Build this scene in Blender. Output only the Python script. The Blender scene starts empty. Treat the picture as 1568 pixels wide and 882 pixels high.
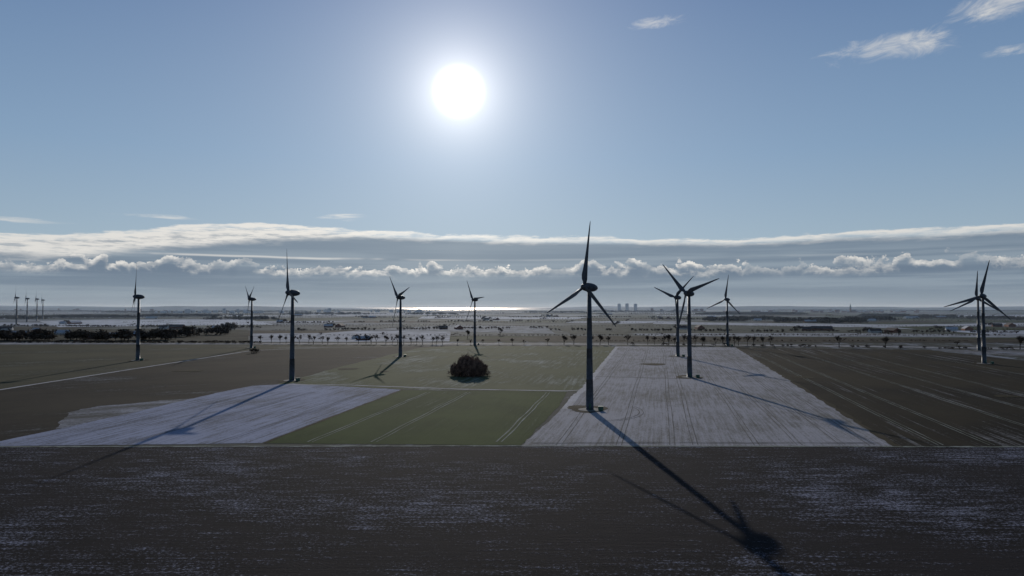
import bpy, math, random
import numpy as np
from mathutils import Vector, Matrix
random.seed(7); rng=np.random.default_rng(7)
scene=bpy.context.scene
COL=scene.collection
rad=math.radians
# ------------------------------------------------------------ survey: metres on the ground from bearings
CAM_H=55.5; F=1045.0; PITCH=math.atan(29/1045)
def G(px,py,z=0.0):
    x=(px-784)/F; dy=(441-py)/F
    Y=math.cos(PITCH)-dy*math.sin(PITCH); Z=math.sin(PITCH)+dy*math.cos(PITCH)
    t=-CAM_H/Z
    return (x*t, Y*t, z)
SUN_AZ=rad(-4.5); SUN_EL=rad(17.6)
SUN=Vector((math.sin(SUN_AZ)*math.cos(SUN_EL),math.cos(SUN_AZ)*math.cos(SUN_EL),math.sin(SUN_EL)))
# ------------------------------------------------------------ node helper
class NT:
    def __init__(s,nt): s.nt=nt
    def n(s,t,**k):
        nd=s.nt.nodes.new(t)
        for a,b in k.items(): setattr(nd,a,b)
        return nd
    def put(s,sock,v):
        if isinstance(v,E): v=v.s
        if isinstance(v,bpy.types.NodeSocket): s.nt.links.new(v,sock)
        else:
            try: sock.default_value=v
            except Exception: sock.default_value=(*v,1.0) if len(v)==3 else v
    def m(s,op,*a,clamp=False):
        nd=s.n('ShaderNodeMath',operation=op); nd.use_clamp=clamp
        for i,x in enumerate(a): s.put(nd.inputs[i],x)
        return E(s,nd.outputs[0])
    def comb(s,x,y,z):
        nd=s.n('ShaderNodeCombineXYZ')
        for i,v in enumerate((x,y,z)): s.put(nd.inputs[i],v)
        return nd.outputs[0]
    def noise(s,vec,scale=1.0,detail=4,rough=.55,dist=0.0):
        nd=s.n('ShaderNodeTexNoise'); s.put(nd.inputs['Vector'],vec)
        nd.inputs['Scale'].default_value=scale; nd.inputs['Detail'].default_value=detail
        nd.inputs['Roughness'].default_value=rough; nd.inputs['Distortion'].default_value=dist
        return E(s,nd.outputs[0])
    def ss(s,x,a,b,c=0.0,d=1.0):
        nd=s.n('ShaderNodeMapRange',interpolation_type='SMOOTHSTEP')
        for i,v in enumerate((x,a,b,c,d)): s.put(nd.inputs[i],v)
        return E(s,nd.outputs[0])
    def lin(s,x,a,b,c=0.0,d=1.0):
        nd=s.n('ShaderNodeMapRange')
        for i,v in enumerate((x,a,b,c,d)): s.put(nd.inputs[i],v)
        return E(s,nd.outputs[0])
    def mix(s,f,a,b,bt='MIX'):
        nd=s.n('ShaderNodeMixRGB',blend_type=bt)
        s.put(nd.inputs[0],f); s.put(nd.inputs[1],a); s.put(nd.inputs[2],b)
        return nd.outputs[0]
class E:
    def __init__(s,t,sock): s.t=t; s.s=sock
    def __add__(s,o): return s.t.m('ADD',s,o)
    def __radd__(s,o): return s.t.m('ADD',s,o)
    def __sub__(s,o): return s.t.m('SUBTRACT',s,o)
    def __rsub__(s,o): return s.t.m('SUBTRACT',o,s)
    def __mul__(s,o): return s.t.m('MULTIPLY',s,o)
    def __rmul__(s,o): return s.t.m('MULTIPLY',s,o)
    def __truediv__(s,o): return s.t.m('DIVIDE',s,o)
# ------------------------------------------------------------ world
w=bpy.data.worlds.new("World"); scene.world=w; w.use_nodes=True
try:
    w.cycles.sampling_method='MANUAL'; w.cycles.sample_map_resolution=512
except Exception: pass
w.node_tree.nodes.clear(); T=NT(w.node_tree)
tc=T.n('ShaderNodeTexCoord'); nrm=T.n('ShaderNodeVectorMath',operation='NORMALIZE')
T.put(nrm.inputs[0],tc.outputs['Generated'])
sep=T.n('ShaderNodeSeparateXYZ'); T.put(sep.inputs[0],nrm.outputs[0])
X,Y,Z=[E(T,o) for o in sep.outputs]
az=T.m('ARCTAN2',X,Y)*57.2958; el=T.m('ARCSINE',Z)*57.2958
dt=T.n('ShaderNodeVectorMath',operation='DOT_PRODUCT'); T.put(dt.inputs[0],nrm.outputs[0]); dt.inputs[1].default_value=SUN
ang=T.m('ARCCOSINE',T.m('MINIMUM',E(T,dt.outputs['Value']),1.0))*57.2958
sky=T.n('ShaderNodeTexSky',sky_type='NISHITA'); sky.sun_disc=False; sky.sun_elevation=SUN_EL; sky.sun_rotation=SUN_AZ
sky.altitude=50; sky.air_density=1.0; sky.dust_density=0.0; sky.ozone_density=3.0
base=T.mix(1.0,sky.outputs[0],(0.010,0.0098,0.0100,1),'MULTIPLY')
cr=T.n('ShaderNodeValToRGB'); T.put(cr.inputs[0],el/60.0); r=cr.color_ramp
STOPS=[(0.0,(.28,.345,.40)),(5/60,(.265,.35,.43)),(12/60,(.180,.280,.41)),(24/60,(.088,.165,.315)),(1.0,(.03,.075,.18))]
r.elements[0].position=0; r.elements[0].color=(*STOPS[0][1],1); r.elements[1].position=1; r.elements[1].color=(*STOPS[-1][1],1)
for p,c in STOPS[1:-1]:
    e=r.elements.new(p); e.color=(*c,1)
base=T.mix(1.0,base,cr.outputs[0],'ADD')
def ex(sig): return T.m('EXPONENT',ang/(-sig))
aur=T.ss(ang,0.3,2.4,1.3,0.0)+ex(1.4)*0.7+ex(3.4)*0.72+ex(14.0)*0.27
aurc=T.n('ShaderNodeVectorMath',operation='SCALE'); aurc.inputs[0].default_value=(1.0,0.95,0.885); T.put(aurc.inputs['Scale'],aur)
plain=T.mix(1.0,base,aurc.outputs[0],'ADD')
col=plain
near=T.m('EXPONENT',T.m('ABSOLUTE',az+4.5)/(-18.0))
def curve(x,pts,lo,hi,vmax):
    fc=T.n('ShaderNodeFloatCurve'); T.put(fc.inputs['Value'],T.lin(x,lo,hi)); c=fc.mapping.curves[0]
    P=[((a-lo)/(hi-lo),v/vmax) for a,v in pts]
    c.points[0].location=P[0]; c.points[1].location=P[-1]
    for p in P[1:-1]: c.points.new(*p)
    fc.mapping.update(); return E(T,fc.outputs[0])*vmax
topA=curve(az,[(-60,4.4),(-36.9,4.9),(-31.2,5.3),(-24.8,6.2),(-20.2,6.45),(-12.6,6.2),(0,5.85),(11.7,5.62),(19.3,5.42),(26.3,5.6),(32.5,5.5),(36.9,5.55),(60,6)],-60,60,10)
def vec(sx,sy,seed,dy=0.0): return T.comb(az*sx,(el+dy)*sy,seed)
veil=T.ss(el-topA,-0.6,-0.2,1.0,0.0)
vn=T.noise(vec(.05,1.3,3.0),1.0,4)
gray=T.mix(T.ss(vn,.40,.64),(0.150,0.205,0.275,1),(0.24,0.30,0.365,1))
gray=T.mix(T.ss(el,4.1,4.6)*0.55,gray,(0.165,0.222,0.295,1))
gray=T.mix(near*0.38,gray,(0.42,0.47,0.51,1))
hz=T.ss(el,0.0,2.2,1.0,0.0)
gray=T.mix(hz*0.6,gray,(0.31,0.36,0.405,1))
col=T.mix(veil*0.94,col,gray)
white=T.mix(near,(0.68,0.67,0.645,1),(1.0,0.96,0.89,1))
nA=T.noise(vec(.22,1.2,9.0),1.0,6,.6)-0.5
dA=el-topA-nA*1.2
thick=T.ss(az,-24,-8,1.5,0.36)+T.ss(az,8,20,0.0,0.10)
bandA=T.ss(dA,-0.05,0.13,1.0,0.0)*T.ss(dA+thick,-0.35,0.45)
nA2=T.noise(vec(.45,3.5,5.0),1.0,6,.62)
bandA=bandA*T.ss(nA2,.34,.56,0.35,1.0)
col=T.mix(bandA*0.97,col,white)
def wisp(caz,cel,ra,re,seed,amt,sx=.5,sy=2.0,tilt=0.0):
    global col
    ax=az-caz; ey=el-cel
    dx=ax/ra; dy=(ey-ax*tilt)/re
    r=T.m('SQRT',dx*dx+dy*dy)
    nn=T.noise(T.comb(az*sx,(el-az*tilt)*sy,seed),1.0,7,.68,.8)
    mk=T.ss(nn+T.ss(r,0.0,1.4,0.20,-0.42),.42,.92)
    col=T.mix(mk*amt,col,white)
wisp(-27.5,6.75,4.6,.35,21,.9,.3,3); wisp(-14.0,7.3,3.2,.45,22,1.,.3,3,.05); wisp(-36,5.9,5,.35,24,.8,.3,3)
def cum(dy):
    n1=T.noise(vec(.13,.02,14.0),1.0,4,.6)-0.5
    sz=T.ss(T.noise(vec(.21,.02,61.0),1.0,2,.5),.35,.65,.25,1.35)
    a=T.noise(vec(.27,.42,11.0,dy),1.0,1,.5)-0.5
    b=T.noise(vec(.75,1.0,17.0,dy),1.0,1,.5)-0.5
    c=T.noise(vec(2.3,2.8,19.0,dy),1.0,4,.65)-0.5
    return 2.85+n1*1.5+(T.m('ABSOLUTE',a)*5.0+T.m('ABSOLUTE',b)*2.8)*sz+T.m('ABSOLUTE',c)*1.6-(el+dy)
c0=cum(0.0); c1=cum(0.30)
dens=T.ss(c0,0.0,0.13)
rim=T.ss(c1,-0.35,0.60,1.0,0.0)
gap=T.ss(T.noise(vec(.16,.05,41.0),1.0,4),.40,.48,.40,1.0)
puff=T.ss(T.noise(vec(1.0,1.8,44.0),1.0,5),.35,.65,.35,1.0)
cumcol=T.mix(rim*puff,T.mix(0.25,gray,(.12,.17,.24,1)),white)
fade=T.ss(el,1.9,2.9)
col=T.mix(dens*fade*gap,col,cumcol)
l2=T.ss(T.m('ABSOLUTE',el-3.75-T.noise(vec(.1,.3,50.0),1.0,2)*0.4),0.0,0.14,1.0,0.0)*T.ss(az,-12,-2,1.0,0.15)*T.ss(T.noise(vec(.15,.2,51.0),1.0,3),.4,.6)
low=T.mix(l2*0.6,col,white)
col=plain
wisp(29.5,18.5,7.0,1.7,31,.85,.30,.9,.02); wisp(37.0,20.2,6,2.0,33,.85,.3,.9,.15); wisp(12.0,22.4,4,.7,35,.6,.5,2.0,.05); wisp(36.5,17.0,3,.6,37,.5,.5,2)
high=col
def bgd(c):
    b=T.n('ShaderNodeBackground'); T.put(b.inputs[0],c); b.inputs[1].default_value=1.0; return b.outputs[0]
def mixs(f,a,b):
    n=T.n('ShaderNodeMixShader'); T.put(n.inputs[0],f); T.put(n.inputs[1],a); T.put(n.inputs[2],b); return n.outputs[0]
is_low=T.m('LESS_THAN',el,9.5)*T.m('GREATER_THAN',el,-0.5)
is_hi=T.m('GREATER_THAN',el,13.0)*T.m('LESS_THAN',el,27.0)*T.m('GREATER_THAN',az,3.0)*T.m('LESS_THAN',az,50.0)
out=T.n('ShaderNodeOutputWorld'); T.put(out.inputs[0],mixs(is_low,mixs(is_hi,bgd(plain),bgd(high)),bgd(low)))
# ------------------------------------------------------------ sun lamp
ld=bpy.data.lights.new("sun","SUN"); ld.energy=2.8; ld.angle=rad(.53); ld.color=(1.0,0.93,0.84)
lo=bpy.data.objects.new("sun",ld); COL.objects.link(lo); lo.rotation_euler=SUN.to_track_quat('Z','Y').to_euler(); lo.location=(0,0,300)
# ------------------------------------------------------------ materials
def newmat(name,rough=.9,spec=.1):
    m=bpy.data.materials.new(name); m.use_nodes=True; t=NT(m.node_tree)
    b=m.node_tree.nodes['Principled BSDF']; b.inputs['Roughness'].default_value=rough
    b.inputs['Specular IOR Level'].default_value=spec
    return m,t,b
def rotpos(t,heading):
    g=t.n('ShaderNodeNewGeometry'); s=t.n('ShaderNodeSeparateXYZ'); t.put(s.inputs[0],g.outputs['Position'])
    x,y=E(t,s.outputs[0]),E(t,s.outputs[1]); c,sn=math.cos(heading),math.sin(heading)
    return x*c-y*sn, x*sn+y*c     # across, along
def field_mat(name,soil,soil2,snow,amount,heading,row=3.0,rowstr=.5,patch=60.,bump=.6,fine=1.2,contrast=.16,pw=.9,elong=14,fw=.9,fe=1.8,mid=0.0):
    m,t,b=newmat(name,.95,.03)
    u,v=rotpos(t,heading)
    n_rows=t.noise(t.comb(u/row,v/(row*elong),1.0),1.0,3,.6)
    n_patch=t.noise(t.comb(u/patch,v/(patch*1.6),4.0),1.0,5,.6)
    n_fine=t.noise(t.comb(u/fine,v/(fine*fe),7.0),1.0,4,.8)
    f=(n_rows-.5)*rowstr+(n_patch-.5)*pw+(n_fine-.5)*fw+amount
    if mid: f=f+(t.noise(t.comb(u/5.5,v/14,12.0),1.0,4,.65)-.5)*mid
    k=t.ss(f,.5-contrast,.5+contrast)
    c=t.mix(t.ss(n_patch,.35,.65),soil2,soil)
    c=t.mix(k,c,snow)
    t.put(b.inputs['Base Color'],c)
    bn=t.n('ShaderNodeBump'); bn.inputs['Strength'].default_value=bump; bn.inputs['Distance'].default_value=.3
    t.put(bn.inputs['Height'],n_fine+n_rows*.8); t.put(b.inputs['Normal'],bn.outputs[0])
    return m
HD=rad(12.2)
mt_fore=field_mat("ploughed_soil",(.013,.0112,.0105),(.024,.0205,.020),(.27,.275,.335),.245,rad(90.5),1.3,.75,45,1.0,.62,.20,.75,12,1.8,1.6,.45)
mt_snow=field_mat("snowy_field",(.10,.09,.07),(.13,.12,.10),(.31,.295,.30),.60,HD,1.3,1.0,50,.5,.9,.34,1.1,30,1.2,1.8,.6)
mt_snowb=field_mat("snowy_field_pale",(.07,.07,.07),(.11,.11,.115),(.26,.275,.345),.61,rad(9),1.6,1.2,40,.5,.9,.34,1.1,30,1.2,1.8,.6)
mt_part=field_mat("thin_snow",(.06,.055,.045),(.085,.08,.07),(.29,.29,.31),.42,rad(60),2.5,.7,26,.5,1.1,.30,1.3,20,1.2)
mt_green=field_mat("winter_wheat",(.022,.038,.006),(.044,.063,.014),(.20,.22,.16),.08,rad(10),2.2,1.2,45,.7,.9,.24,1.0,40,1.1,1.8,.3)
mt_mid=field_mat("frosted_meadow",(.050,.058,.024),(.088,.092,.044),(.26,.265,.225),.24,rad(10),2.6,.9,50,.6,1.3,.28,1.6,25,1.0,1.8,.4)
mt_left=field_mat("meadow",(.044,.041,.024),(.075,.067,.040),(.24,.235,.20),.17,rad(70),3.5,.8,80,.6,1.8,.24,1.3,25,1.0,1.8,.3)
mt_brown=field_mat("stubble",(.024,.020,.015),(.045,.037,.026),(.22,.22,.22),.14,rad(62),3,.9,80,.7,1.4,.24,1.3,25,1.0,1.8,.3)
mt_dark=field_mat("dark_field",(.014,.0115,.008),(.034,.027,.016),(.20,.19,.18),.15,HD,3.2,1.9,80,.8,1.2,.20,1.0,60,.8,1.8,.3)
mt_track=field_mat("snowy_track",(.22,.2,.17),(.28,.26,.23),(.44,.42,.42),.55,HD,1.0,.5,20,.2,1.0,.3)
mt_rut=field_mat("wheel_rut",(.075,.07,.06),(.11,.10,.085),(.22,.22,.22),.33,HD,1.0,.5,20,.3,1.0,.3)
mt_rutsnow=field_mat("snow_rut",(.09,.10,.065),(.13,.135,.10),(.29,.30,.27),.46,HD,1.0,.5,15,.3,.8,.3)
mt_grass=field_mat("rough_grass",(.035,.03,.016),(.06,.048,.03),(.25,.24,.23),.15,HD,1.0,.4,12,.9,.8,.2)
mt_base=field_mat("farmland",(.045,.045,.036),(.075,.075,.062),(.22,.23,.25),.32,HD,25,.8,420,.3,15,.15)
def mesh_obj(name,V,Fc,mat,smooth=False,parent=None):
    me=bpy.data.meshes.new(name); me.from_pydata(V,[],Fc); me.update()
    if mat: me.materials.append(mat)
    if smooth:
        for p in me.polygons: p.use_smooth=True
    o=bpy.data.objects.new(name,me); COL.objects.link(o)
    if parent: o.parent=parent
    return o
S=60000
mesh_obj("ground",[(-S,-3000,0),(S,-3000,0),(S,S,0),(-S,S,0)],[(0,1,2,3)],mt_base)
def poly(name,pts,z,mat,jag=0.0):
    V=[G(x,y,z) for x,y in pts]
    if jag:
        W_=[]
        for a,b_ in zip(V,V[1:]+V[:1]):
            a,b_=Vector(a),Vector(b_); L=(b_-a).length; n=min(160,max(1,int(L/3.5))); d=(b_-a).normalized(); nr=Vector((-d.y,d.x,0)); j=0
            for i in range(n):
                j=j*.7+random.gauss(0,jag*.6); W_.append(tuple(a.lerp(b_,i/n)+nr*(j if i else 0)))
        V=W_
    o=mesh_obj(name,V,[tuple(range(len(V)))],mat)
    if o.data.polygons[0].normal.z<0: o.data.flip_normals()
    return o
def strip(name,pts,wd,z,mat,world=False,wob=0.0,step=6):
    P=[Vector(p).to_2d() if world else Vector(G(*p)).to_2d() for p in pts]
    Q=[]
    for a,b in zip(P[:-1],P[1:]):
        n=max(1,int((b-a).length/step)); Q+= [a.lerp(b,i/n) for i in range(n)]
    Q.append(P[-1]); V=[];Fc=[]
    for i,q in enumerate(Q):
        d=(Q[min(i+1,len(Q)-1)]-Q[max(i-1,0)]).normalized(); nr=Vector((-d.y,d.x))
        ww=wd*(1+random.uniform(-wob,wob)); off=random.uniform(-wob,wob)*wd*.4
        V+=[tuple(q+nr*(ww/2+off))+(z,),tuple(q-nr*(ww/2-off))+(z,)]
    for i in range(len(Q)-1): Fc.append((2*i,2*i+1,2*i+3,2*i+2))
    return mesh_obj(name,V,Fc,mat)
YF=G(784,684.5)[1]
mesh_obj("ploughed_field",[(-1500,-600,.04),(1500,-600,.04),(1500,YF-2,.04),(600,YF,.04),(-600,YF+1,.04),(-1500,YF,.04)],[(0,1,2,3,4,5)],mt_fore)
poly("meadow_field",[(-1500,527),(700,528.5),(385,537),(0,598),(-1500,790)],.02,mt_left)
poly("stubble_field",[(-1200,684),(-1200,680),(0,598),(385,537),(700,529),(640,534),(440,587),(400,678),(0,684.5)],.04,mt_brown)
poly("frosted_field",[(425,588),(520,562),(640,533),(700,529.5),(944,530.5),(893,597),(868,600),(612,596)],.06,mt_mid,.9)
poly("snow_field",[(0,683.5),(0,676),(100,655),(220,628),(330,602),(385,591),(450,587.5),(616,597),(400,678.5)],.07,mt_snowb,.35)
poly("thin_snow_patch",[(85,657),(98,640),(112,630),(150,622),(205,618),(245,613),(298,610),(270,618),(215,629),(100,655)],.06,mt_part,1.2)
poly("wheat_field",[(614,597.5),(868,599.5),(858,620),(797,682),(404,679)],.08,mt_green,.3)
poly("snow_field",[(798,684),(858,628),(893,600),(947,530.5),(1128,532),(1200,576),(1372,684)],.09,mt_snow,.35)
poly("dark_field",[(1128,532),(1420,536),(1568,552),(1900,572),(3200,684),(1372,684.2),(1200,576)],.07,mt_dark)
poly("snow_strip",[(1420,535),(1568,537),(1900,545),(1900,560),(1568,546),(1470,540)],.10,mt_part,1.5)
strip("field_margin",[(-1000,684.5),(0,684.5),(784,683),(1568,684.5),(2600,684.5)],1.6,.12,mt_rutsnow,wob=.6,step=3)
strip("field_margin",[(1128,532),(1200,576),(1374,684)],3,.13,mt_grass,wob=.5)
strip("field_margin",[(404,679),(616,597)],1.6,.13,mt_grass,wob=.5)
strip("farm_track",[(-1200,735),(0,597),(385,537),(500,532),(700,528.5)],3.4,.14,mt_track,wob=.2)
strip("farm_track",[(425,589),(540,590),(700,596),(868,599),(893,597)],3.0,.15,mt_track,wob=.35)
strip("farm_track",[(866,627),(882,606),(893,597),(945,531)],4.4,.16,mt_track,wob=.2)
strip("farm_track",[(893,576),(1000,579),(1056,580),(1075,578)],2.4,.15,mt_rut,wob=.25)
m_asph,t,b=newmat("asphalt",.8,.3); u,v=rotpos(t,0)
t.put(b.inputs['Base Color'],t.mix(t.ss(t.noise(t.comb(u/3,v/3,0),1,4),.4,.6),(.05,.05,.055,1),(.12,.12,.13,1)))
road=[(-1200,524),(0,526),(400,526.5),(950,527),(1300,530),(1568,534),(2600,548)]
strip("snowy_verge",road,22,.10,mt_track,wob=.25,step=15)
strip("country_road",road,6.5,.18,m_asph)
def ruts(name,px,py0,py1,hd,mat,z,w_=.55,gap=2.1):
    x,y,_=G(px,py1); y1=G(px,py0)[1]
    for s in (-gap/2,gap/2):
        pts=[]; n=14
        for i in range(n+1):
            yy=y+(y1-y)*i/n; pts.append((x+s+(yy-y)*math.tan(hd)+math.sin(i*1.3+px)*.25,yy))
        strip(name,pts,w_,z,mat,world=True,wob=.45)
for px in (475,572,765): ruts("tyre_track",px,601,677,rad(10),mt_rutsnow,.15,.6)
for px in (855,948,1030,1065,1160,1225,1290,1335): ruts("tyre_track",px,536,682,HD,mt_rut,.15,.35)
for px in (1440,1520,1660,1770,1890,2150,2500): ruts("tyre_track",px,540,682,HD,mt_rutsnow,.15,.4)
for px in (60,190,330): ruts("tyre_track",px,600,680,rad(9),mt_rut,.15,.3)
def arc(name,c,r,a0,a1,mat,z,w_=.5,sy=1.0):
    pts=[(c[0]+r*math.cos(a0+(a1-a0)*i/24),c[1]+sy*r*math.sin(a0+(a1-a0)*i/24)) for i in range(25)]
    strip(name,pts,w_,z,mat,world=True,wob=.3)
c1=G(903,628)
for r in (26,28): arc("tyre_track",c1,r,rad(-85),rad(20),mt_rut,.16,.4,1.3)
for yy in (YF+6,YF+8.1): strip("tyre_track",[(8,yy),(60,yy+1),(150,yy)],.4,.165,mt_rut,world=True,wob=.5)
# ------------------------------------------------------------ far farmland patchwork
def cmat(name,rough=.95,scale=40):
    m,t,b=newmat(name,rough,.02)
    a=t.n('ShaderNodeAttribute',attribute_name='tint'); u,v=rotpos(t,HD)
    n1=t.noise(t.comb(u/scale,v/(scale*3),2.0),1.0,5,.65); n2=t.noise(t.comb(u/(scale*5),v/(scale*5),5.0),1.0,3,.6)
    k=t.ss(n1*.6+n2*.4,.35,.62,.55,1.35)
    sc=t.n('ShaderNodeVectorMath',operation='SCALE'); t.put(sc.inputs[0],a.outputs['Color']); t.put(sc.inputs['Scale'],k)
    t.put(b.inputs['Base Color'],sc.outputs[0]); return m
PAL=[((.34,.345,.36),4),((.17,.175,.175),4),((.085,.088,.06),6),((.052,.058,.032),5),((.052,.042,.032),5),((.11,.112,.10),5)]
pl=[p for p,k in PAL for _ in range(k)]
V=[];Fc=[];C=[]; hedges=[]
y=1095.0; sh=math.tan(HD)
while y<13500:
    dp=random.uniform(90,240)*(1+y/4200)
    x=-y*1.1-900; xe=y*1.1+900
    while x<xe:
        wd=random.uniform(140,560)*(1+y/6000)
        c=random.choice(pl)
        i0=len(V); s0=random.uniform(-.05,.05)*dp
        V+=[(x,y+s0,.05),(x+wd,y+s0*.3,.05),(x+wd+sh*dp,y+dp,.05),(x+sh*dp,y+dp,.05)]
        Fc.append((i0,i0+1,i0+2,i0+3)); C.append(c)
        if random.random()<.50 and y<7500: hedges.append(((x,y),(x+wd,y)))
        if random.random()<.16 and y<4500: hedges.append(((x,y),(x+sh*dp,y+dp)))
        x+=wd
    y+=dp
ff=mesh_obj("distant_farmland",V,Fc,cmat("distant_fields"))
ca=ff.data.color_attributes.new("tint",'FLOAT_COLOR','CORNER')
ca.data.foreach_set('color',np.repeat(np.array([c+(1,) for c in C],dtype=np.float32),4,axis=0).ravel())
mt_far=cmat("far_snow_and_haze",.95,18)  # tint carries field and snow colours, plus painted haze on the farthest land
def tint(o,c):
    a=o.data.color_attributes.new("tint",'FLOAT_COLOR','CORNER')
    for d in a.data: d.color=(*c,1)
def tp(name,pts,c,z=.25): tint(poly(name,pts,z,mt_far),c)
W=(.42,.425,.435); GR=(.075,.076,.058); BR=(.052,.044,.033)
tp("snow_field",[(60,492),(380,489),(420,497),(90,501)],W)
tp("snow_field",[(385,511),(690,509),(688,523),(385,524)],(.32,.32,.33))
tp("snow_field",[(690,498),(835,500),(850,511),(560,505)],(.20,.205,.21))
tp("pasture",[(835,500),(1100,491),(1420,505),(1568,516),(880,512)],GR)
tp("stubble_field",[(850,514),(1568,519),(1568,525),(960,524),(700,522)],BR,.28)
tp("snow_field",[(960,511),(1250,510),(1568,513),(1568,517),(1000,515)],(.24,.24,.24),.31)
tp("snow_field",[(1000,493),(1380,497),(1568,495),(1568,498),(1300,501),(1000,496)],(.33,.33,.34),.34)
tp("snow_field",[(650,484),(900,486),(880,489),(640,488)],W,.34)
tp("snow_field",[(420,481),(700,479),(800,481),(520,484)],(.32,.33,.35),.34)
tp("dark_pasture",[(-400,505),(90,503),(380,505),(380,524),(-400,523)],(.05,.046,.033),.30)
tp("snow_field",[(1400,482),(1700,482),(1700,485),(1420,486)],(.32,.33,.35),.34)
tint(mesh_obj("far_country",[(-S,13400,.4),(S,13400,.4),(S,S,.4),(-S,S,.4)],[(0,1,2,3)],mt_far),(.08,.095,.11))  # bluish tint paints distance haze into the land colour
def ridge(D,pa,pb,h0,h1,c,seed):
    r=random.Random(seed); n=90; V=[];Fc=[]; ph=[r.uniform(0,6) for _ in range(4)]
    for i in range(n+1):
        k=i/n; x=((pa+(pb-pa)*k)-784)/F*D
        e=min(1,min(k,1-k)*8)
        h=(h0+(h1-h0)*(.5+.25*math.sin(k*7+ph[0])+.15*math.sin(k*19+ph[1])+.10*math.sin(k*53+ph[2])+.06*r.uniform(-1,1)))*e
        V+=[(x,D-500,0),(x,D,h),(x,D+1500,h*.8),(x,D+4000,0)]
    for i in range(n):
        for j in range(3): a=4*i+j; Fc.append((a,a+4,a+5,a+1))
    tint(mesh_obj("low_hills",V,Fc,mt_far,True),c)  # c is a blue-gray with aerial haze painted into the hill colour
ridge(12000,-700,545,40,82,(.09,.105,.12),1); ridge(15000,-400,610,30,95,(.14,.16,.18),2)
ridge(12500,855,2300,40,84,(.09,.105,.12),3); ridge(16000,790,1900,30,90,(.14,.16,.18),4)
# thin winter haze lying over the distant plain (real scattering volume)
def box(cx,cy,cz,sx,sy,sz):
    v=[(cx+a*sx/2,cy+b_*sy/2,cz+c*sz/2) for a in(-1,1) for b_ in(-1,1) for c in(-1,1)]
    f=[(0,1,3,2),(4,6,7,5),(0,4,5,1),(2,3,7,6),(0,2,6,4),(1,5,7,3)]; return v,f
mh=bpy.data.materials.new("winter_haze"); mh.use_nodes=True; th=NT(mh.node_tree); mh.node_tree.nodes.clear()
vs=th.n('ShaderNodeVolumeScatter'); vs.inputs['Color'].default_value=(.66,.82,1,1); vs.inputs['Density'].default_value=4.2e-5; vs.inputs['Anisotropy'].default_value=.2
om=th.n('ShaderNodeOutputMaterial'); th.put(om.inputs['Volume'],vs.outputs[0])
mesh_obj("haze",*box(0,15500,60.5,60000,28600,125),mh)
# ------------------------------------------------------------ sea
m_sea,t,b=newmat("sea_water",.30,.5); b.inputs['Base Color'].default_value=(.03,.05,.07,1)
u,v=rotpos(t,0); bn=t.n('ShaderNodeBump'); bn.inputs['Strength'].default_value=.5; bn.inputs['Distance'].default_value=20
t.put(bn.inputs['Height'],t.noise(t.comb(u/200,v/200,0),1.0,5,.6)); t.put(b.inputs['Normal'],bn.outputs[0])
mesh_obj("sea",[(-2700,13500,1.0),(-1200,12900,1.0),(900,13300,1.0),(1300,14800,1.0),(6000,S,1.0),(-14000,S,1.0)],[tuple(range(6))],m_sea)
# ------------------------------------------------------------ turbines
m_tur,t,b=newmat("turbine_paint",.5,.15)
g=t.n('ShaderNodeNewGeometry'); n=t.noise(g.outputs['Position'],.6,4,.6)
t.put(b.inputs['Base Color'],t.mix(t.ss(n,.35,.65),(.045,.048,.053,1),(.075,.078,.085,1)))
m_conc,t,b=newmat("concrete",.9,.1); g=t.n('ShaderNodeNewGeometry')
t.put(b.inputs['Base Color'],t.mix(t.noise(g.outputs['Position'],1.5,5),(.12,.11,.10,1),(.22,.21,.19,1)))
m_door,t,b=newmat("door_green",.6,.2); b.inputs['Base Color'].default_value=(.05,.1,.07,1)
def revolve(prof,n=32,axis='Z'):
    V=[];Fc=[]
    for z,r in prof:
        for i in range(n):
            a=2*math.pi*i/n; c,s=r*math.cos(a),r*math.sin(a)
            V.append((c,s,z) if axis=='Z' else (z,c,s))
    for j in range(len(prof)-1):
        for i in range(n):
            k=(i+1)%n; Fc.append((j*n+i,j*n+k,(j+1)*n+k,(j+1)*n+i))
    Fc.append(tuple(range(n))[::-1]); Fc.append(tuple((len(prof)-1)*n+i for i in range(n)))
    return V,Fc
HUB=66.0
prof=[(0,2.25),(.25,2.25),(.25,2.12)]
for k in range(1,4):
    z0=HUB*k/4; r=2.12-(2.12-1.05)*(z0/HUB)**.9; prof+=[(z0-.12,r+.01),(z0-.1,r+.05),(z0+.1,r+.05),(z0+.12,r)]
prof+=[(HUB-2.2,1.05)]
me_t=mesh_obj("tmp",*revolve(prof,28),m_tur,True).data
nac=[(-5.6,.05),(-5.3,.8),(-4.4,1.5),(-3,2.05),(-1.2,2.35),(.6,2.42),(1.8,2.35),(2.0,2.2)]
me_n=mesh_obj("tmp",*revolve(nac,28,'X'),m_tur,True).data
hubp=[(2.05,2.15),(2.6,2.2),(3.6,2.0),(4.6,1.45),(5.3,.8),(5.6,.06)]
me_h=mesh_obj("tmp",*revolve(hubp,28,'X'),m_tur,True).data
secs=[(1.2,1.8,1.7,40),(2.6,2.1,1.6,38),(4.2,3.2,1.2,32),(6.5,3.5,.9,24),(10,3.0,.65,16),(15,2.4,.45,10),(21,1.8,.32,6),(27,1.35,.22,3),(32,.95,.14,1),(34.6,.6,.08,0),(35.6,.15,.03,0)]
V=[];Fc=[];n=14
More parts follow.
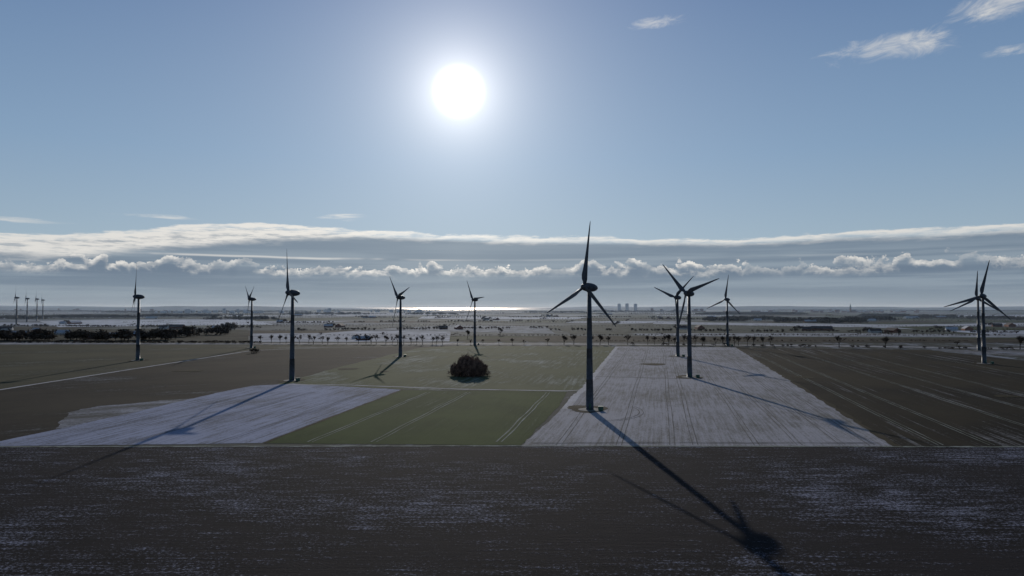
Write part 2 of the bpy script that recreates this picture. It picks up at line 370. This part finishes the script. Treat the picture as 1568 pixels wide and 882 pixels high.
for r,ch,th_,tw in secs:
    f=min(1,max(0,(r-1.5)/4))
    for i in range(n):
        a=2*math.pi*i/n
        yy=math.cos(a)*ch/2-(ch*.18*f); xx=math.sin(a)*th_/2*(1-(.75*f if math.cos(a)<-0.2 else 0))
        tr=rad(tw)
        V.append((xx*math.cos(tr)-yy*math.sin(tr),xx*math.sin(tr)+yy*math.cos(tr),r))
for j in range(len(secs)-1):
    for i in range(n): Fc.append((j*n+i,j*n+(i+1)%n,(j+1)*n+(i+1)%n,(j+1)*n+i))
Fc.append(tuple(range(n))[::-1]); Fc.append(tuple((len(secs)-1)*n+i for i in range(n)))
me_b=mesh_obj("tmp",V,Fc,m_tur,True).data
me_p=mesh_obj("tmp",*revolve([(-.5,6.5),(.25,6.2),(.3,6.0),(.35,2.3)],28),m_conc).data
def join(parts):
    V=[];Fc=[]
    for v,f in parts:
        o=len(V); V+=v; Fc+=[tuple(i+o for i in q) for q in f]
    return V,Fc
me_d=mesh_obj("tmp",*join([box(0,-2.17,2.6,1.0,.25,2.3),box(0,-2.9,1.2,1.4,1.3,.12),box(0,-3.8,.8,1.2,.5,.1),box(0,-4.2,.5,1.2,.5,.1),box(-.7,-3.0,1.8,.06,1.4,.06),box(.7,-3.0,1.8,.06,1.4,.06)]),m_door).data
me_k=mesh_obj("tmp",*join([box(5.5,-3,1.2,2.6,2.2,2.0),box(5.5,-3,2.32,2.9,2.5,.22),box(5.0,-4.12,1.2,.9,.06,1.7),box(6.1,-4.12,1.2,.9,.06,1.7)]),m_door).data
for o in list(bpy.data.objects):
    if o.name.startswith("tmp"): bpy.data.objects.remove(o)
def link(name,me,parent,mat=None):
    o=bpy.data.objects.new(name,me); COL.objects.link(o); o.parent=parent
    if mat is not None: o.matrix_local=mat
    return o
YAW=rad(58)
def turbine(px,py,phase,scale=1.0,pos=None,yaw=YAW,pad=True):
    e=bpy.data.objects.new("wind_turbine",None); COL.objects.link(e)
    p=Vector(pos) if pos else Vector(G(px,py)); e.location=p+Vector((0,0,.1)); e.scale=(scale,)*3; e.empty_display_size=5
    A=Vector((-math.sin(yaw),-math.cos(yaw),math.tan(rad(4)))).normalized()
    R=Vector((math.cos(yaw),-math.sin(yaw),0)); U=R.cross(A); U=U if U.z>0 else -U
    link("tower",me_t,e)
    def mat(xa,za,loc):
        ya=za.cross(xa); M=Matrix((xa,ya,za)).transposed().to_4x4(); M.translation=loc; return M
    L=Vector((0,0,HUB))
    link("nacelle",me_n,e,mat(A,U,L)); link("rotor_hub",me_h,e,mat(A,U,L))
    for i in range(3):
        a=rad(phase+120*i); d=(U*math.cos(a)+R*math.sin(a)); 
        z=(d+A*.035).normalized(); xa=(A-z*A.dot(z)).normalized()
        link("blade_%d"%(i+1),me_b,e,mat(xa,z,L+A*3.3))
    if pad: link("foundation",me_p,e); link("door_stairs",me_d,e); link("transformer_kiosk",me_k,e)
    return e
TL=[(903,628,6),(447,583,-17),(211,552,-4),(385,533,-58),(613,546,-47),(727,528,-35),(1056,578,-47),(1038,546,-70),(1114,530,8),(1507,557,12),(1499,537,2)]
for t_ in TL: turbine(*t_)
for (px,D,ph,sc) in ((26,2150,0,1.28),(42,2500,20,1.3),(57,2750,-10,1.32),(66,3000,40,1.3)):
    turbine(0,0,ph,sc,pos=((px-784)/F*D,D,0),pad=False)
def blob(name,c,rx,ry,z,mat,n=40,j=.12):
    V=[(c[0],c[1],z+.25)]; ph=random.uniform(0,6)
    for i in range(n):
        a=2*math.pi*i/n; k=1+j*math.sin(3*a+ph)+random.uniform(-j,j)*.6
        V.append((c[0]+rx*k*math.cos(a),c[1]+ry*k*math.sin(a),z))
    return mesh_obj(name,V,[(0,i+1,(i+1)%n+1) for i in range(n)],mat)
def shift(px,py,dx,dy): p=G(px,py); return (p[0]+dx,p[1]+dy)
blob("turbine_pad",shift(903,628,-1,4),10.5,13,.17,mt_grass)
blob("turbine_pad",shift(447,583,-1,4),9,14,.17,mt_grass)
blob("turbine_pad",shift(1056,578,0,3),10,13,.17,mt_grass)
for q in TL[2:6]+TL[7:]:
    blob("turbine_pad",shift(q[0],q[1],0,2),9,12,.17,mt_grass)
blob("frozen_pond",shift(532,565,0,0),9,10,.17,mt_grass); blob("frozen_pond",shift(588,569,0,0),4,6,.17,mt_grass)
blob("field_hollow",shift(1000,558,0,0),12,12,.17,mt_grass); blob("field_hollow",shift(1232,578,0,0),7,9,.17,mt_grass)
blob("field_hollow",shift(1542,607,0,0),8,6,.17,mt_grass); blob("field_hollow",shift(290,568,0,0),12,9,.17,mt_grass)
# ------------------------------------------------------------ trees
m_bark,t,b=newmat("bark",.95,.05); b.inputs['Base Color'].default_value=(.045,.036,.028,1)
m_twig,t,b=newmat("twigs",.95,.05); g=t.n('ShaderNodeNewGeometry')
t.put(b.inputs['Base Color'],t.mix(t.ss(t.noise(g.outputs['Position'],.35,3),.35,.65),(.050,.037,.027,1),(.12,.088,.064,1)))
m_twigc,t,b=newmat("copse_twigs",.95,.05); g=t.n('ShaderNodeNewGeometry')
t.put(b.inputs['Base Color'],t.mix(t.ss(t.noise(g.outputs['Position'],.35,4),.38,.62),(.12,.072,.052,1),(.30,.19,.135,1)))
def tree_geo(seed,H=12.,spread=.5,levels=4,twigs=5,tw=.35,trunk=.30,up=.12):
    r=random.Random(seed); V=[];Fc=[];mi=[]
    def limb(p,d,L,rad_,lev):
        q=p+d*L; u=d.orthogonal().normalized(); v=d.cross(u); o=len(V); k=4
        for (c,rr) in ((p,rad_),(q,rad_*.6)):
            for i in range(k):
                a=i*math.pi/2; V.append(tuple(c+u*rr*math.cos(a)+v*rr*math.sin(a)))
        for i in range(k): Fc.append((o+i,o+(i+1)%k,o+k+(i+1)%k,o+k+i)); mi.append(0)
        if lev==0:
            for _ in range(twigs):
                c=p.lerp(q,r.uniform(.2,1.3))+Vector((r.gauss(0,.35),r.gauss(0,.35),r.gauss(0,.3)))*L*.6
                e1=Vector((r.gauss(0,1),r.gauss(0,1),r.gauss(0,1))).normalized()*tw*r.uniform(.5,1.5)
                e2=Vector((r.gauss(0,1),r.gauss(0,1),r.gauss(0,1))).normalized()*tw*r.uniform(.4,1.0)
                o=len(V); V.extend([tuple(c),tuple(c+e1*2),tuple(c+e2)]); Fc.append((o,o+1,o+2)); mi.append(1)
            return
        for _ in range(r.randint(3,4)):
            s=r.uniform(.5,1.0); b_=p.lerp(q,s if lev<levels else r.uniform(.7,1))
            nd=(d+Vector((r.gauss(0,1),r.gauss(0,1),r.gauss(0,.7)))*spread+Vector((0,0,up))).normalized()
            limb(b_,nd,L*r.uniform(.62,.82),rad_*.55,lev-1)
    limb(Vector((0,0,-.2)),Vector((r.gauss(0,.04),r.gauss(0,.04),1)).normalized(),H*trunk,H*.024,levels)
    V=np.array(V); V*=H/V[:,2].max()
    return V,Fc,mi
PROTO=[tree_geo(s,12,.45,4,4,.32,.27,.25) for s in range(6)]
BUSH=[tree_geo(20+s,12,.75,4,6,.42) for s in range(4)]
for i,(v,f,m) in enumerate(BUSH): v[:,2]=(v[:,2]-2.2)*12/9.8
def far_geo(seed):
    r=np.random.default_rng(seed); V=[(-.25,0,-.2),(.25,0,-.2),(0,0,7.),(0,-.25,-.2),(0,.25,-.2),(0,0,7.)]; Fc=[(0,1,2),(3,4,5)]; mi=[0,0]
    V=[np.array(v,float) for v in V]
    cl=r.normal(0,1,(8,3))*np.array([2.2,2.2,1.8])+np.array([0,0,6.2])
    tri=[]
    for c in cl:
        for _ in range(16):
            p=c+r.normal(0,1,3)*np.array([1.1,1.1,1.2]); p[2]=max(p[2],.8); tri.append(p)
    r.shuffle(tri)
    for p in tri:
        o=len(V)
        for _ in range(3): V.append(p+r.normal(0,1,3)*.9)
        Fc.append((o,o+1,o+2)); mi.append(1)
    V=np.array(V); V[:,2]*=12/V[:,2].max()
    return V,Fc,mi
FARP=[far_geo(s) for s in range(6)]
def grove(name,places,protos,tw=None):
    Vs=[];Fc=[];mi=[];off=0
    for (x,y,s,wz) in places:
        Vp,Fp,mp=protos[random.randrange(len(protos))]; a=random.uniform(0,6.28); c,sn=math.cos(a),math.sin(a)
        R=np.array([[c*wz,-sn*wz,0],[sn*wz,c*wz,0],[0,0,1]])*s
        Vs.append(Vp@R.T+np.array([x,y,0])); Fc+=[tuple(i+off for i in f) for f in Fp]; mi+=mp; off+=len(Vp)
    me=bpy.data.meshes.new(name); me.from_pydata(np.vstack(Vs).tolist(),[],Fc); me.materials.append(m_bark); me.materials.append(tw or m_twig)
    me.polygons.foreach_set('material_index',mi); me.update()
    o=bpy.data.objects.new(name,me); COL.objects.link(o); return o
def row(name,xa,ya,xb,yb,n,smin,smax,protos,skip=.0,jit=4,wz=1.0):
    P=[]
    for i in range(n):
        if random.random()<skip: continue
        k=(i+random.uniform(-.2,.2))/max(1,n-1); x,y,_=G(xa+(xb-xa)*k,ya+(yb-ya)*k)
        P.append((x+random.gauss(0,jit*.3),y+random.gauss(0,jit),random.uniform(smin,smax),wz))
    return grove(name,P,protos)
row("roadside_tree_row",402,526,530,527,12,.9,1.25,PROTO,.1)
row("roadside_tree_row",548,527,680,528,14,1.0,1.3,PROTO,.1)
row("roadside_tree_row",700,528,840,528,8,.6,1.0,PROTO,.25)
row("roadside_tree_row",850,528,960,528,9,1.1,1.4,PROTO,.2)
row("roadside_tree_row",985,528,1175,530,20,1.05,1.45,PROTO,.05)
row("roadside_hedge",20,525,400,526,90,.3,.5,BUSH,.1,3,1.6)
row("roadside_hedge",960,528,1568,536,70,.25,.45,BUSH,.35,3,1.6)
for px,py,s in ((1285,532,1.5),(1356,533,1.4),(1562,535,1.6),(1376,515,1.2),(766,514,1.4),(1180,529,1.3),(1465,532,.8),(716,518,1.3),(560,520,.9)):
    x,y,_=G(px,py); o=grove("bare_tree",[(0,0,s,1.05)],PROTO); o.location=(x,y,0)
x,y,_=G(389,541); o=grove("shrub",[(0,0,.6,1.4),(3,1,.5,1.4),(-3,-1,.45,1.4)],BUSH); o.location=(x,y,0)
# copse
cx,cy,_=G(718,576); P=[]
for i in range(40):
    a=random.uniform(0,6.28); r=math.sqrt(random.random()); P.append((cx+11.0*r*math.cos(a),cy+9*r*math.sin(a)+2,(1.64-.50*r**2)*random.uniform(.80,1.06),.60))
for i in range(40):
    a=i/40*6.28; P.append((cx+12.2*math.cos(a),cy+9.5*math.sin(a)+2,random.uniform(.5,.95),.8))
grove("copse",P,BUSH,m_twigc)
def wood(name,segs,per=.25,smin=.9,smax=1.4,protos=FARP,wz=1.3):
    P=[]
    for xa,xb,yb,depth in segs:
        x0,y0,_=G(xa,yb); x1,_,_=G(xb,yb); n=int(abs(x1-x0)*depth/90*per*3)+3
        for _ in range(n):
            xx=random.uniform(x0,x1); e=min(xx-x0,x1-xx)/max(1,abs(x1-x0))
            P.append((xx,y0+random.uniform(0,depth),random.uniform(smin,smax)*(.6+min(.4,e*4)),wz))
    return grove(name,P,protos)
wood("woodland",[(-200,-20,520,40),(-20,70,522,30),(92,130,521,22),(140,196,522,26),(200,262,521,30),(232,300,516,22),(268,346,513,16),(330,362,505,14)],.36,.95,1.7)
wood("woodland",[(1085,1150,492,90),(1120,1200,490,80),(1195,1290,494,80),(1262,1330,495,60),(1300,1375,491,70),(1075,1240,482,200),(1330,1400,485,150)],.17,1.1,1.7)
wood("woodland",[(1405,1480,487,100),(1490,1568,489,80),(1560,1800,490,90),(60,200,487,150),(205,330,485,160),(310,420,490,60),(-200,60,489,120)],.12,1.,1.6)
wood("woodland",[(430,560,482,200),(300,470,478,300),(-200,140,477,300),(140,320,479,300),(620,700,482,150),(800,900,479,200),(900,1060,478,300),(1180,1420,476,400),(1400,1700,477,400),(480,640,476,350)],.025,1.0,1.8,FARP,1.8)
FARMS=[(255,503),(430,494),(505,501),(680,504),(745,490),(1010,488),(1045,504),(1232,506),(1335,509),(1452,506),(1522,500),(360,484),(560,487),(840,485),(925,482),(100,496)]
wood("farmstead_trees",[(x-12,x+8,y-1,30) for x,y in FARMS],.12,.6,1.0)
P=[]
for xa,ya,xb,yb in ((0,500,420,503),(430,507,840,503),(840,506,1200,509),(1200,508,1568,511),(380,496,800,492),(560,487,1000,486),(1000,490,1568,488),(0,483,600,481),(600,480,1200,481)):
    a,b_=Vector(G(xa,ya)),Vector(G(xb,yb)); L=(b_-a).length; dd=a.y/420+4.5; i=0
    while i<L:
        p=a.lerp(b_,i/L); 
        if math.sin(i/L*23+xa)+math.sin(i/L*51+xb)>-.5: P.append((p.x+random.gauss(0,1),p.y+random.gauss(0,1.5),random.uniform(.40,.62)*(1+a.y/9000),1.3))
        i+=dd*random.uniform(.7,1.3)
grove("distant_tree_lines",P,FARP)
P=[]
for (a,b_) in hedges:
    L=math.dist(a,b_); st=5.0+a[1]/420; n=int(L/st); s0=random.uniform(.16,.42)
    if abs(a[0])>a[1]*.85+250: continue
    for i in range(n):
        if random.random()<.05: continue
        k=i/n; P.append((a[0]+(b_[0]-a[0])*k+random.gauss(0,.8),a[1]+(b_[1]-a[1])*k+random.gauss(0,1.0),s0*(random.uniform(.8,1.15) if random.random()<.96 else 2.0)*(1+a[1]/7000),1.7))
print("hedge trees",len(P))
if len(P)>15000: P=P[:15000]
SMALL=[(v[:6+3*40],f[:42],m[:42]) for v,f,m in FARP]
grove("distant_hedgerows",P,SMALL)
# ------------------------------------------------------------ buildings
def pm(name,c,c2=None,rough=.9):
    m,t,b=newmat(name,rough,.2); g=t.n('ShaderNodeNewGeometry')
    c2=c2 or tuple(x*.7 for x in c)
    t.put(b.inputs['Base Color'],t.mix(t.ss(t.noise(g.outputs['Position'],.5,5),.35,.65),(*c,1),(*c2,1))); return m
m_brick=pm("red_brick",(.2,.09,.06)); m_white=pm("white_render",(.55,.53,.5)); m_roofs=pm("snow_dusted_roof",(.42,.42,.44),(.24,.23,.23)); m_roof=pm("dark_tiles",(.08,.06,.055)); m_gl=pm("window_glass",(.03,.035,.04),rough=.2); m_cp=pm("copper",(.08,.14,.12))
m_con=pm("haze_tinted_concrete",(.35,.38,.42))  # gray-blue stands for distance haze, painted into the wall colour
def house(px,py,L=18,Wd=9,h=4,rh=4,rot=0,wall=m_brick,roof=m_roofs,name="farmhouse",off=(0,0)):
    e=bpy.data.objects.new(name,None); COL.objects.link(e); g=G(px,py); e.location=(g[0]+off[0],g[1]+off[1],0); e.rotation_euler=(0,0,rot)
    v=[(-L/2,-Wd/2,0),(L/2,-Wd/2,0),(L/2,Wd/2,0),(-L/2,Wd/2,0),(-L/2,-Wd/2,h),(L/2,-Wd/2,h),(L/2,Wd/2,h),(-L/2,Wd/2,h),(-L/2,0,h+rh),(L/2,0,h+rh)]
    mesh_obj("walls",v,[(0,1,5,4),(2,3,7,6),(1,2,6,9,5),(3,0,4,8,7)],wall,parent=e)
    o=.5; k=rh/(Wd/2); ze=h-o*k
    r=[(-L/2-o,-Wd/2-o,ze+.1),(L/2+o,-Wd/2-o,ze+.1),(L/2+o,0,h+rh+.15),(-L/2-o,0,h+rh+.15),(L/2+o,Wd/2+o,ze+.1),(-L/2-o,Wd/2+o,ze+.1)]
    mesh_obj("roof",r,[(0,1,2,3),(3,2,4,5)],roof,parent=e)
    parts=[box(-L/2+2+i*3,-Wd/2,1.8,1.2,.1,1.3) for i in range(int((L-3)/3)+1)]+[box(L/2,y_,1.8,.1,1.2,1.3) for y_ in(-2,2)]
    mesh_obj("windows",*join(parts),m_gl,parent=e)
    if name=="farmhouse": mesh_obj("chimney",*box(L*.2,0.6,h+rh+.4,.9,.9,1.8),m_brick,parent=e)
    else: mesh_obj("barn_door",*box(0,-Wd/2-.06,h*.42,3.6,.1,h*.8),m_roof,parent=e)
    return e
for a in [(150,519,30,12,4,5,.2,m_brick,m_roofs),(172,517,26,12,4,5,.0,m_white,m_roofs),(118,517,20,10,4,4,1.2,m_brick,m_roof),(30,514,34,14,4,5,.1,m_brick,m_roofs),(8,506,30,12,5,5,.3,m_white,m_roof),(56,508,22,10,4,5,-.4,m_brick,m_roofs),(285,509,22,10,4,5,.1,m_brick,m_roof),(556,521,22,9,3,4,.1,m_brick,m_roofs),(545,519,14,9,3,4,1.3,m_white,m_roof),(330,503,20,9,3,4,.5,m_brick,m_roofs),
          (96,512,26,12,4,5,.2,m_white,m_roofs),(214,514,24,11,4,5,-.2,m_brick,m_roofs),(1160,491,30,12,4,5,.1,m_white,m_roofs),(1186,489,24,12,5,5,.3,m_brick,m_roof),(1240,494,40,16,5,5,0,m_brick,m_roofs),(1335,492,30,12,5,5,.2,m_white,m_roofs),(1395,488,60,22,7,4,0,m_white,m_roofs),(1440,487,50,20,6,4,.1,m_brick,m_roofs),(1500,486,50,18,6,5,.1,m_white,m_roofs),(232,488,50,16,5,5,.1,m_white,m_roofs),(455,484,60,20,6,5,.1,m_brick,m_roofs),(1090,487,40,15,6,5,.1,m_brick,m_roofs)]: house(*a)
rf_=random.Random(3)
for i,(x,y) in enumerate(FARMS):
    rr=rf_.uniform(-.4,.4)
    house(x,y,rf_.uniform(18,26),10,4,5,rr,rf_.choice([m_brick,m_white]),rf_.choice([m_roofs,m_roof]),"farmhouse",(0,-12))
    house(x,y,rf_.uniform(30,46),17,5,5.5,rr+rf_.choice([0,1.57]),m_brick,rf_.choice([m_roofs,m_roofs,m_roof]),"barn",(rf_.uniform(30,42),-6))
def tower_block(D,px,h,wd):
    e=bpy.data.objects.new("apartment_tower",None); COL.objects.link(e); e.location=((px-784)/F*D,D,0)
    mesh_obj("walls",*box(0,0,h/2,wd,wd*.7,h),m_con,parent=e); mesh_obj("roof_plant",*box(0,0,h+1.5,wd*.4,wd*.3,3),m_con,parent=e)
    mesh_obj("windows",*join([box(0,-wd*.35,3+i*3.2,wd*.85,.3,1.4) for i in range(int((h-4)/3.2))]),m_con,parent=e)
for px,h in ((948,98),(960,100),(973,96)): tower_block(9000,px,h,40)
e=bpy.data.objects.new("church",None); COL.objects.link(e); e.location=((1302-784)/F*6500,6500,0)
mesh_obj("tower",*box(0,0,22,12,12,44),m_brick,parent=e)
mesh_obj("spire",[(-7,-7,44),(7,-7,44),(7,7,44),(-7,7,44),(0,0,92)],[(0,1,4),(1,2,4),(2,3,4),(3,0,4)],m_cp,parent=e)
mesh_obj("nave",*box(26,0,9,40,18,18),m_brick,parent=e)
mesh_obj("nave_roof",[(6,-10,18.1),(46,-10,18.1),(46,10,18.1),(6,10,18.1),(6,0,30),(46,0,30)],[(0,1,5,4),(3,4,5,2),(0,4,3),(1,2,5)],m_roof,parent=e)
for D,x0,x1,n in ((6500,1120,1420,60),(7500,900,1080,30),(6000,230,420,30),(8500,-50,230,40),(7000,480,660,20)):
    parts=[];rf=[]
    for _ in range(n):
        xx=(random.uniform(x0,x1)-784)/F*D; yy=D+random.uniform(0,500); hh=random.uniform(7,22) if random.random()<.85 else random.uniform(22,40); ww=random.uniform(14,50)
        parts.append(box(xx,yy,hh/2,ww,14,hh))
        rf.append(([(xx-ww/2-1,yy-8,hh),(xx+ww/2+1,yy-8,hh),(xx+ww/2,yy,hh+5),(xx-ww/2,yy,hh+5),(xx+ww/2+1,yy+8,hh),(xx-ww/2-1,yy+8,hh)],[(0,1,2,3),(3,2,4,5),(1,4,2),(0,3,5)]))
    e=bpy.data.objects.new("distant_town",None); COL.objects.link(e)
    mesh_obj("walls",*join(parts),random.choice([m_brick,m_con]),parent=e); mesh_obj("roofs",*join(rf),m_roofs,parent=e)
# ------------------------------------------------------------ camera
cd=bpy.data.cameras.new("camera"); cam=bpy.data.objects.new("camera",cd); COL.objects.link(cam)
cd.sensor_width=36; cd.lens=36*F/1568; cd.clip_end=200000; cd.clip_start=1
cam.location=(0,0,CAM_H); cam.rotation_euler=(math.pi/2+PITCH,0,0); scene.camera=cam
scene.view_settings.view_transform='Standard'; scene.view_settings.look='None'; scene.view_settings.exposure=0
